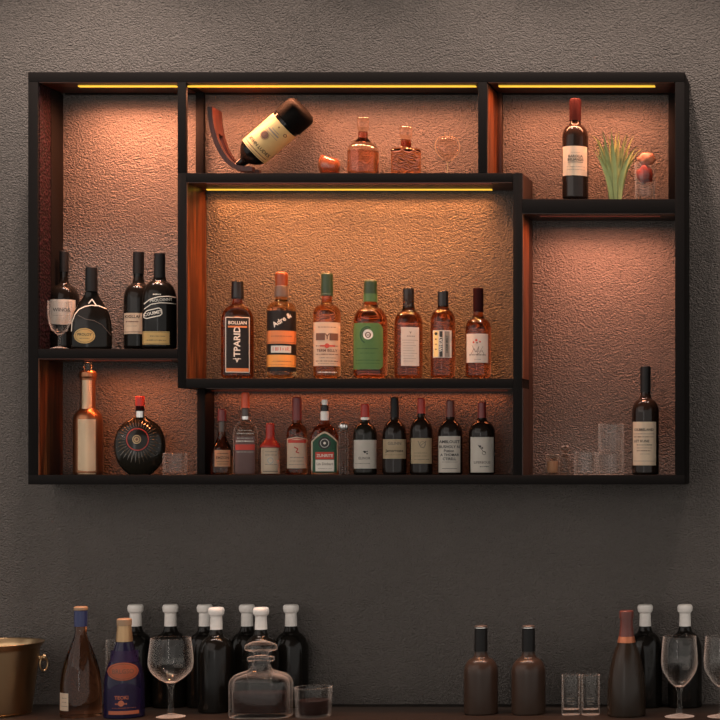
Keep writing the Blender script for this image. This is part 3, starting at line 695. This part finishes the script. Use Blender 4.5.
T = Thing('grass_tuft', 'tuft of long green grass blades beside the wine bottle on the top right shelf', 'plant', 614, -.085, Z_RIGHT)
bm = bmesh.new()
tips = [(590, 135), (594, 144), (599, 150), (597, 138), (602, 131), (605, 140), (609, 150), (612, 138), (616, 132), (619, 131), (617, 145), (624, 141), (629, 135), (634, 134), (627, 150), (632, 152), (640, 146), (645, 147), (600, 158), (606, 160), (622, 156), (636, 160), (611, 130), (625, 163), (596, 142), (607, 135), (621, 137), (631, 145), (592, 150), (638, 155), (603, 144), (627, 133)]
for i, (tx, ty) in enumerate(tips):
    bx0 = 614+(i/len(tips)-.5)*9+random.uniform(-2.5, 2.5) if False else 614+(tx-614)*.17+random.uniform(-2, 2)
    dy = random.uniform(-.022, .022); b0 = random.uniform(-.008, .008); wd = random.uniform(1.5, 2.2); n = 9; prev = None
    for k in range(n+1):
        t = k/n; cxp = bx0+(tx-bx0)*(t**1.6); py = 200+(ty-200)*(1-(1-t)**1.25)
        if tx in (645, 590, 640): py = 200+(ty-200)*(1-(1-t)**1.7)
        hw = wd*(1-t**2.5)*(.75+.5*math.sin(math.pi*min(1, t*1.2)))+.08
        y = b0+(dy-b0)*t
        L_, M_, R_ = [bm.verts.new(((cxp-614+o*hw)*T.k, y+(.0012 if o == 0 else 0), T.hz(py))) for o in (-1, 0, 1)]
        B_ = bm.verts.new(((cxp-614)*T.k, y+.0022, T.hz(py)))
        if prev:
            a, b, c, d = prev
            for q in ((a, b, M_, L_), (b, c, R_, M_), (c, d, B_, R_), (d, a, L_, B_)): bm.faces.new(q)
        prev = (L_, M_, R_, B_)
finish(bm, 'grass_blades', LEAF, T.e, ang=70)

T = Thing('cocktail_glass', 'clear glass of red drink with orange garnish beside the grass tuft', 'drink', 645, -.085, Z_RIGHT)
T.shell('glass_wall', [(8.8, 200), (9.6, 198, 1), (10.6, 163)], .8, CLEAR, floor=196, main=True)
bm = bmesh.new(); bmesh.ops.create_icosphere(bm, subdivisions=3, radius=1)
for v in bm.verts:
    d = 1+.13*math.sin(5*v.co.x+3*v.co.z)+.1*math.sin(7*v.co.y+4*v.co.x)
    v.co = Vector((v.co.x*8*d*T.k+.4*T.k, v.co.y*7*d*T.k, T.hz(174)+v.co.z*8.8*d*T.k))
finish(bm, 'red_drink', REDD, T.e, ang=60)
bm = bmesh.new(); bmesh.ops.create_icosphere(bm, subdivisions=3, radius=1)
for v in bm.verts:
    d = 1+.12*math.sin(6*v.co.x+1)*math.cos(5*v.co.z)
    v.co = Vector((v.co.x*8.6*d*T.k+1.5*T.k, v.co.y*4*d*T.k, T.hz(159)+v.co.z*6.5*d*T.k))
finish(bm, 'orange_garnish', PEEL, T.e, ang=60)

# ---- top middle compartment
YT = -.082
T = Thing('tilted_bottle', 'big dark bottle with cream label lying tilted neck-down in the curved wooden holder', 'bottle', 240, YT, Z_TOP, rot=0)
kk = S(YT); hb = bpy.data.objects.new('bottle_body', None)
def tilt_lathe(T, part, pts, mat, parent=None, seg=48):
    """pts (distance along axis px, radius px); the axis starts at the neck tip and rises to the right"""
    A = Vector((237.5, 166.0)); dr = Vector((.755, -.656)); bm = bmesh.new(); rows = []
    pr = fillet([(p[1], p[0], *p[2:]) for p in pts])
    ax = Vector((dr.x, 0, -dr.y)).normalized(); ux = Vector((0, 1, 0)); uz = ax.cross(ux)
    for r, d in pr:
        c = Vector(((A.x-240)*kk, 0, Z(A.y, YT)-Z_TOP))+ax*d*kk
        if r < 1e-6: rows.append([bm.verts.new(c)])
        else: rows.append([bm.verts.new(c+(ux*math.cos(q)+uz*math.sin(q))*r*kk) for q in [2*math.pi*i/seg for i in range(seg)]])
    for a, b in zip(rows, rows[1:]):
        for i in range(seg):
            j = (i+1) % seg
            if len(a) == 1: bm.faces.new((a[0], b[j], b[i]))
            elif len(b) == 1: bm.faces.new((a[i], a[j], b[0]))
            else: bm.faces.new((a[i], a[j], b[j], b[i]))
    return finish(bm, part, mat, parent or T.e)
tilt_lathe(T, 'glass_body', [(0, 0), (0, 4.2), (9, 4.8, 2), (13, 10, 3), (19, 15, 5), (84, 15.4, 5), (87, 10, 2), (87, 0)], DARKG)
tilt_lathe(T, 'base_sleeve', [(66, 0), (66, 15.5), (67, 16.3, .5), (85.5, 16.6, 6), (88.5, 11, 3), (88.5, 0)], M('matte_black_sleeve', (.004, .0035, .003), .6, spec=.03))
lb = tilt_lathe(T, 'label', [(22, 15.05), (22, 15.7), (62.5, 15.85), (62.5, 15.05)], M('aged_yellow_label_paper', (.62, .42, .17), .6, noise=.15, bscale=60))
def tilt_print(items, parent):
    A = Vector((237.5, 166.0)); ax = Vector((.755, 0, .656)).normalized(); vv = Vector((-.656, 0, .755)).normalized()
    by = {}
    for it in items: by.setdefault(it[-1].name, (it[-1], []))[1].append(it)
    for ink, its in by.values():
        bm = bmesh.new(); txt = False
        for it in its:                      # across v (px, + = up-left), along d (px)
            if it[0] == 't':
                txt = True
                cu = bpy.data.curves.new('t', 'FONT'); cu.body = it[1]; cu.size = it[4]; cu.align_x = 'CENTER'; cu.align_y = 'CENTER'; cu.resolution_u = 2; cu.offset = .02*it[4]
                to = bpy.data.objects.new('t', cu); me = to.to_mesh()
                mp = [bm.verts.new((it[2]-v.co.x, 0, it[3]+v.co.y)) for v in me.vertices]
                for p in me.polygons: bm.faces.new([mp[i] for i in p.vertices])
                to.to_mesh_clear(); bpy.data.objects.remove(to); bpy.data.curves.remove(cu)
            elif it[0] == 'r':
                for q in range(8):
                    a = it[1]+(it[2]-it[1])*q/8; b = it[1]+(it[2]-it[1])*(q+1)/8
                    bm.faces.new([bm.verts.new(c) for c in ((a, 0, it[3]), (b, 0, it[3]), (b, 0, it[4]), (a, 0, it[4]))])
            elif it[0] == 'o':
                for q in range(24):
                    a, b = 2*math.pi*q/24, 2*math.pi*(q+1)/24
                    bm.faces.new([bm.verts.new((it[1]+math.cos(t)*r, 0, it[2]+math.sin(t)*r)) for t, r in ((a, it[3]), (b, it[3]), (b, it[4]), (a, it[4]))])
        for v in bm.verts:
            o_, d = v.co.x, v.co.z; ph = math.asin(max(-.99, min(.99, o_/16.05)))-.21; o_ = 16.05*math.sin(ph); dep = 16.05*math.cos(ph)
            v.co = Vector(((A.x-240)*kk, 0, Z(A.y, YT)-Z_TOP))+ax*d*kk+vv*o_*kk+Vector((0, -dep*kk, 0))
        finish(bm, 'lettering' if txt else 'print', ink, parent, smooth=False, recalc=False)
tilt_print([('t', 'JOHN LUDES', -1, 30.5, 4.6, INK), ('r', -14, 14, 25.6, 26.4, INKB), ('r', -14.6, 14.6, 23, 23.5, INKB), ('o', 3.5, 43, 3.8, .1, INKB), ('o', 3.5, 43, 4.5, 4.2, INKB),
            ('r', -7, 7, 50, 51.4, INKG), ('r', -5, 4, 53, 53.7, INKG), ('r', -8, 9, 47.6, 48.1, INKG), ('o', -9.5, 57, 1.8, 1.1, INKB), ('o', 0, 58.5, .8, .2, INKB)], lb)

Tn = Thing('bottle_holder', 'curved reddish wood holder cradling the tilted bottle on the upper shelf', 'holder', 230, YT, Z_TOP, rot=0)
path = [(212.5, 109.5), (213.2, 122), (216, 136), (221, 150), (228.5, 162), (237.5, 170.2), (248, 173.0), (257, 173.2)]
def spl(P, n=6):
    out = []
    for i in range(len(P)-1):
        p0, p1, p2, p3 = [Vector(P[max(0, min(len(P)-1, j))]) for j in (i-1, i, i+1, i+2)]
        for k in range(n):
            t = k/n; out.append(.5*((2*p1)+(p2-p0)*t+(2*p0-5*p1+4*p2-p3)*t*t+(3*p1-p0-3*p2+p3)*t**3))
    out.append(Vector(P[-1])); return out
sp_ = spl(path)
def strip(bm, pts, w0, y0, y1):
    prev = None
    for i, p in enumerate(pts):
        a = pts[max(0, i-1)]; b = pts[min(len(pts)-1, i+1)]; t = (b-a).normalized(); nr = Vector((t.y, -t.x))
        q = p+nr*w0
        vs = [bm.verts.new(((c.x-230)*kk, y, max(.0002, Z(c.y, YT)-Z_TOP))) for c, y in ((p, y0), (q, y0), (q, y1), (p, y1))]
        if prev:
            for k in range(4): bm.faces.new((prev[k], prev[(k+1) % 4], vs[(k+1) % 4], vs[k]))
        else: bm.faces.new(vs)
        prev = vs
    bm.faces.new(prev[::-1])
for nm, y0, y1, P in (('side_rail', -.042, -.018, sp_), ('side_rail', .018, .042, sp_), ('top_bridge', -.018, .018, sp_[:13])):
    bm = bmesh.new(); strip(bm, P, 4.6, y0, y1); finish(bm, nm, WOODR, Tn.e, ang=30)

T = Thing('copper_votive', 'small round shiny copper cup with a scooped opening, right of the tilted bottle', 'cup', 329.3, YT, Z_TOP)
bm = bmesh.new(); seg = 40; rows = []
for r, z in [(0, 0), (6, 0), (9.2, 3), (11, 8), (10.8, 12.5), (8.6, 16), (7.4, 16.8), (7, 16), (8.8, 12), (8.6, 8), (6, 3.5), (0, 2.5)]:
    if r == 0: rows.append([bm.verts.new((0, 0, z*T.k))]); continue
    ring = []
    for q in range(seg):
        a = 2*math.pi*q/seg; x, y = r*math.cos(a), r*math.sin(a); h = z
        if z > 11: h += (z-10)*.28*(-x/9)*.9-(z-11)*.22*(y < 0)*math.sin(-a if y < 0 else 0)
        ring.append(bm.verts.new((x*T.k, y*T.k, h*1.22*T.k)))
    rows.append(ring)
for a, b in zip(rows, rows[1:]):
    for i in range(seg):
        j = (i+1) % seg
        if len(a) == 1: bm.faces.new((a[0], b[j], b[i]))
        elif len(b) == 1: bm.faces.new((a[i], a[j], b[0]))
        else: bm.faces.new((a[i], a[j], b[j], b[i]))
finish(bm, 'cup_body', ORANGEG, T.e, ang=60)

T = Thing('decanter', 'small clear decanter holding orange liquor on the upper shelf, left of the wavy one', 'decanter', 363, YT, Z_TOP)
T.lathe('glass_body', [(0, 175), (15, 175), (16, 173.5, 1), (16, 149, 3), (6, 139.5, 2), (4.6, 138), (4.6, 134), (0, 134)], SOLIDC, n=3, seg=56, main=True)
T.lathe('liquor', [(0, 173.6), (12, 173.6), (12.3, 151.5), (0, 151.5)], LIQO, n=3)
T.lathe('neck_collar', [(0, 138.6), (5, 138.6), (5, 132.2), (0, 132.2)], AMBERD)
T.lathe('stopper', [(0, 132), (4.2, 132), (6.2, 128, 1), (6.4, 119.5, 1), (5.4, 118, .4), (0, 118)], SOLIDC, n=4, seg=40)

T = Thing('decanter', 'square clear decanter with wavy relief on the upper shelf, left of the teardrop ornament', 'decanter', 406, YT, Z_TOP)
T.lathe('glass_body', [(0, 175), (14.4, 175), (15.2, 173.5, 1), (15.2, 150.5, 2), (5.6, 148, 1), (5, 146), (5, 142), (0, 142)], LIQO, n=5, seg=64, main=True)
T.lathe('neck_collar', [(0, 147.8), (5.6, 147.8), (5.2, 140.2), (0, 140.2)], AMBERD)
T.lathe('stopper', [(0, 140), (4.8, 140), (6.6, 136, 1), (6.8, 128.5, 1), (5.6, 127, .4), (0, 127)], SOLIDC, n=4, seg=40)
its = []
for i in range(6):
    yy = 154+i*3.4; its.append(('p', [(392.5+j*1.5, yy+1.3*math.sin(j*.75+i*1.1)+.6*math.sin(j*1.7)) for j in range(19)], .9, AMBERD))
bm = bmesh.new()
for it in its:
    prev = None
    for (px, py) in it[1]:
        u = T.u(px); ring = []
        for q in range(5):
            a = 2*math.pi*q/5; z = T.hz(py)+math.sin(a)*.9*T.k
            ring.append(bm.verts.new((u, T.front(u, z, .0004)-math.cos(a)*.8*T.k, z)))
        if prev:
            for q in range(5): bm.faces.new((prev[q], prev[(q+1) % 5], ring[(q+1) % 5], ring[q]))
        else: bm.faces.new(ring)
        prev = ring
    bm.faces.new(prev[::-1])
finish(bm, 'wave_relief', M('wavy_amber_relief', (.10, .035, .018), .5, spec=.2), T.e)

T = Thing('teardrop_ornament', 'clear glass teardrop ornament on a thin stem, rightmost on the upper shelf', 'ornament', 447.5, YT, Z_TOP)
T.lathe('glass_drop', [(0, 161.5), (1, 161), (5.5, 157.5, 3), (10.6, 151, 4), (11.3, 145, 4), (8.6, 139.5, 4), (3, 137.6, 2), (0, 137.4)], TINTC, sy=.35, main=True)
def tube(bm, pts, r, seg=8):
    prev = None
    for i, p in enumerate(pts):
        a = pts[max(0, i-1)]; b = pts[min(len(pts)-1, i+1)]; t = (b-a).normalized()
        n1 = t.cross(Vector((0, 1, .01))).normalized(); n2 = t.cross(n1)
        ring = [bm.verts.new(p+(n1*math.cos(2*math.pi*q/seg)+n2*math.sin(2*math.pi*q/seg))*r) for q in range(seg)]
        if prev:
            for q in range(seg): bm.faces.new((prev[q], prev[(q+1) % seg], ring[(q+1) % seg], ring[q]))
        else: bm.faces.new(ring)
        prev = ring
    bm.faces.new(prev[::-1])
bm = bmesh.new()
out = [(0, 163), (5.8, 158.6), (11.3, 151.8), (12.3, 145), (9.4, 138.6), (3.5, 136.6), (0, 136.4)]
o2 = spl([(x, y) for x, y in out]); o2 = o2+[Vector((-p.x, p.y)) for p in o2[::-1]]
tube(bm, [Vector((p.x*T.k*T.cos, 0, T.hz(p.y))) for p in o2], .0008)
for dx in (-2.2, 2.2): tube(bm, [Vector((dx*T.k, 0, T.hz(137))), Vector((dx*1.1*T.k, 0, T.hz(132.5)))], .0008)
finish(bm, 'wire_rim', BRASS, T.e)
T.lathe('stem', [(0, 174.2), (.7, 174.2), (.7, 162), (0, 162)], BRASS, seg=12)
T.lathe('foot', [(0, 175), (5, 175), (4.6, 174.2), (0, 174)], BRASS, seg=24)

# ================================================================= on the counter
T = Thing('ice_bucket', 'brushed brass ice bucket with ring handle at the left end of the counter', 'bucket', -8, -.205, CT_)
T.lathe('bucket_body', [(0, 714), (38, 714), (40.5, 712, 2), (49, 648, 2), (53.5, 643, 1.5), (53.5, 642, .5), (51.5, 642.4, 1), (47.3, 648.5, 2), (39, 710), (0, 710)], BRASS, seg=96, main=True)
T.lathe('base_ring', [(36, 716.5), (40, 716.5), (40.6, 713), (37, 713), (36, 716.5)], BRASS, seg=64)
bm = bmesh.new(); k = T.k
c0 = Vector((T.u(37.2), 0, T.hz(660)))
tube(bm, [c0+Vector((-.006, 0, 0)), c0+Vector((.008, 0, 0)), c0+Vector((.016, 0, 0))], .0075, 16)
tube(bm, [c0+Vector((.014, 0, .003)), c0+Vector((.021, 0, .001))], .010, 16)
finish(bm, 'handle_boss', BRASS, T.e)
bm = bmesh.new()
rc = c0+Vector((.018, -.006, -.016)); tube(bm, [rc+Vector((.5*.02*math.sin(2*math.pi*q/28), .006*math.sin(2*math.pi*q/28), .020*math.cos(2*math.pi*q/28))) for q in range(29)], .0028, 10)
finish(bm, 'ring_handle', BRASS, T.e)

T = Thing('rose_bottle', 'cone-shouldered rose wine bottle with blue neck foil beside the brass bucket', 'bottle', 80.8, -.250, CT_)
T.lathe('glass_body', [(0, 719), (20.3, 719), (21.4, 716.5, 2), (21.2, 672, 22), (7, 637, 6), (6, 632), (6, 612), (0, 612)], ROSE, main=True)
cap(T, 7.2, 606.5, 610, CORKT, 'cork_top'); cap(T, 6.8, 610, 626.3, BLUEF)
p = T.patch('label', 60, 68.5, 691, 708.5, CREAM, .0008)
T.prints(p, [('w', 62, 67, 696, .6, INKG), ('w', 62, 67, 700, .6, INKG), ('p', [(61.5, 704), (67.5, 704)], .4, INKG)])

T = Thing('indigo_bottle', 'dark blue bottle with gold neck foil and coral oval label on the counter', 'bottle', 124.3, -.262, CT_)
T.lathe('glass_body', [(0, 720.5), (20, 720.5), (21.2, 718.5, 2), (20.6, 674, 14), (11, 651, 8), (8.3, 641, 2), (7, 630), (7, 622), (0, 622)], BLUEG, main=True)
T.lathe('neck_foil', [(0, 641.3), (8.6, 641.3), (8.6, 640.8), (7.2, 625.4), (0, 625.4)], M('aged_gold_foil', (.42, .27, .14), .4, .6)); cap(T, 7.7, 618.5, 625.2, CORKT, 'crown_cap')
hexp = lambda x: 688.5-7.5*(1-(abs(x-124.3)/17)**2)
p = T.patch('label', 107.5, 140.5, hexp, 712.5, PURP, .0008, 24)
T.prints(p, [('t', 'TEOKI', 121.5, 695.5, 5, ORO), ('o', 121, 701, 3, 3, ORO), ('w', 115, 127, 701.5, 1.6, ORO), ('r', 108.6, 139, 708.5, 712, ORO), ('w', 112, 136, 705.6, .5, ORO)], .0014)
T.patch('shoulder_label', 110.5, 138.5, 650, 661, PURP, .0008) 
p = T.oval('oval_label', 123, 669.8, 15.8, 8.8, ORO, .0012)
T.prints(p, [('t', 'BRLGSO', 123, 669.8, 6, INKB), ('p', arc(123, 669.8, 14, 7.3, 0, 360, 30), .5, INKB)], .0018)

T = fluted(114.5, -.128, CT_, 9, 640, 711, 'tall clear highball glass half hidden behind the indigo bottle', name='highball_glass', nfl=20, fl=706)

caps = [(135.5, -.056, 'white-capped black bottle rising behind the indigo bottle'), (170.5, -.056, 'white-capped black bottle directly behind the large wine glass'),
        (204.8, -.056, 'white-capped black bottle mostly hidden behind the front one between wine glass and decanter'),
        (216.3, -.160, 'white-capped black bottle standing in front, between the wine glass and the decanter'),
        (247, -.056, 'white-capped black bottle in the back row, peeking out left of the decanter stopper'),
        (261, -.160, 'white-capped black bottle directly behind the stopper of the decanter'),
        (291, -.056, 'white-capped black bottle at the right end of the left cluster, behind the dark tumbler'),
        (645.2, -.056, 'white-capped black bottle right behind the copper-foiled champagne bottle'),
        (685, -.056, 'white-capped black bottle behind the wine glass near the right edge')]
def tree_copy(o, parent=None):
    c = o.copy(); C.objects.link(c)
    if parent: c.parent = parent
    for ch in list(o.children): tree_copy(ch, c)
    return c
T = Thing('capped_bottle', caps[0][2], 'bottle', caps[0][0], caps[0][1], CT_, 'black bottles with white caps on the counter')
T.lathe('glass_body', bordeaux(18.3, 653, 5.9, 628, 612, 710), DARKG, main=True)
T.lathe('white_cap', [(0, 626), (6.3, 626), (5.9, 613, .8), (7.7, 611.4, .8), (8.5, 607, 2.4), (7, 604.4, 1), (0, 604.2)], WHITEC)
proto = T.e
for cx, y, lab in caps[1:]:
    c = tree_copy(proto); c.location = (X(cx, y), y, CT_); c['label'] = lab

def wine_glass(label, cx, y, scl=1.0, kind=0):
    T = Thing('wine_glass', label, 'glass', cx, y, CT_, 'stemmed wine glasses on the counter')
    b = 716.5
    if kind == 0:
        bowl = [(1.5, 683.2), (5, 682.3), (8, 681.1), (11.5, 679.2), (15, 676.7, 2), (18.8, 673), (22.5, 668, 6), (23.3, 660, 8), (20.4, 638)]; fl = 682.0
        st = [(0, b-3), (3.2, b-3), (2.1, 705, 4), (2.0, 690), (4, 684, 2), (5, 681.9), (0, 681.9)]
    else:
        bowl = [(1.5, 687.2), (4, 686.3), (6.5, 684.8), (9, 682.5), (11.5, 679.5, 2), (17.6, 670, 6), (18.6, 660, 8), (16.6, 636.5)]; fl = 686.0
        st = [(0, b-3), (3, b-3), (2.0, 706, 4), (2.0, 694), (3.6, 688, 2), (4.2, 685.9), (0, 685.9)]
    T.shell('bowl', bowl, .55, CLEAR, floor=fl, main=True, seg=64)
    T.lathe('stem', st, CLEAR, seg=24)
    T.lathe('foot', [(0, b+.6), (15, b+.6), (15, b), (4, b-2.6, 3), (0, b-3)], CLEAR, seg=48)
    return T
wine_glass('large stemmed wine glass with wide bowl in the left cluster, beside the indigo bottle', 170.8, -.268)
wine_glass('stemmed clear wine glass in front of the rightmost white-capped bottle', 679.5, -.262, kind=1)
wine_glass('stemmed clear wine glass cut off by the right edge of the picture', 722, -.262, kind=1)

T = Thing('decanter', 'broad crystal decanter of dark spirit with disc stopper on the counter', 'decanter', 261, -.262, CT_, rot=0)
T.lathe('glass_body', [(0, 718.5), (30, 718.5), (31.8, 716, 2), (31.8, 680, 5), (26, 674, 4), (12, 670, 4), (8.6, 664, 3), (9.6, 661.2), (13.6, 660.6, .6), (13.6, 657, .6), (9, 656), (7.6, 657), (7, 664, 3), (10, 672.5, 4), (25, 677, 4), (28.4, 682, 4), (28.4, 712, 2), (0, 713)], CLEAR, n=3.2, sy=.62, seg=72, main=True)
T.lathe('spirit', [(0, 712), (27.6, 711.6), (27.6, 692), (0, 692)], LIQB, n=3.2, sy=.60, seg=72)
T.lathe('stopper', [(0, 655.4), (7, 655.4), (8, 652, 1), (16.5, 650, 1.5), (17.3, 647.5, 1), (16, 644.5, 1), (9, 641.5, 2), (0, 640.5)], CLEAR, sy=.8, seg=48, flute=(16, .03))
T = fluted(313.4, -.250, CT_, 19.6, 687, 718, 'wide faceted tumbler with dark drink beside the crystal decanter', nfl=14, name='faceted_tumbler', fl=714, taper=.93)
T.lathe('dark_drink', [(0, 713.6), (15, 713.6), (16.6, 700), (0, 700)], LIQB)

for cx, lab in ((481, 'smoky brown bottle with black neck foil, farther from the two slim glasses'), (528.5, 'smoky brown bottle with black neck foil, nearer the two slim glasses')):
    T = Thing('brown_bottle', lab, 'bottle', cx, -.200, CT_, 'pair of smoky brown bottles on the counter')
    T.lathe('glass_body', bordeaux(17.2, 673, 5.8, 654, 630, 715), BROWNG, main=True)
    cap(T, 6.6, 628.2, 651, BLACK, rn=.98); T.lathe('cap_ring', [(0, 628), (6.7, 628), (6.7, 627.1), (0, 627.1)], SILVER); cap(T, 6.5, 625.4, 627, GREYC, 'cap_top')
for cx, lab in ((571, 'slim clear glass, left one of the pair beside the copper-foiled bottle'), (590.6, 'slim clear glass, right one of the pair beside the copper-foiled bottle')):
    T = Thing('slim_glass', lab, 'glass', cx, -.222, CT_, 'pair of slim glasses on the counter')
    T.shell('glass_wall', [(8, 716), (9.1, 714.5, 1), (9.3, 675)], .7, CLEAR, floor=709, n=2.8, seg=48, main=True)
    T.prints(T.e, [('w', cx-3.5, cx+3.5, 697, 1.1, INKG), ('w', cx-3.5, cx+3.5, 700, 1.1, INKG), ('w', cx-3, cx+3, 703, .9, INKG)])

T = Thing('champagne_bottle', 'dark sloping champagne bottle with copper and red foil on the right of the counter', 'bottle', 626.5, -.238, CT_)
T.lathe('glass_body', [(0, 718), (18.2, 718), (19.3, 715.5, 2), (19.3, 683, 16), (14, 655, 12), (7.6, 640, 5), (6, 628), (6, 616), (0, 616)], CHAMP, main=True)
T.lathe('neck_foil', [(0, 636.2), (7.7, 636.2), (6.7, 629, 2), (6.2, 618), (0, 618)], BREDC); cap(T, 7.2, 610.5, 618, BREDC, 'foil_top')
T.lathe('copper_band', [(0, 642.3), (9.1, 642.3), (9.1, 641.5), (7.8, 636.2), (0, 636.2)], COPPERF)
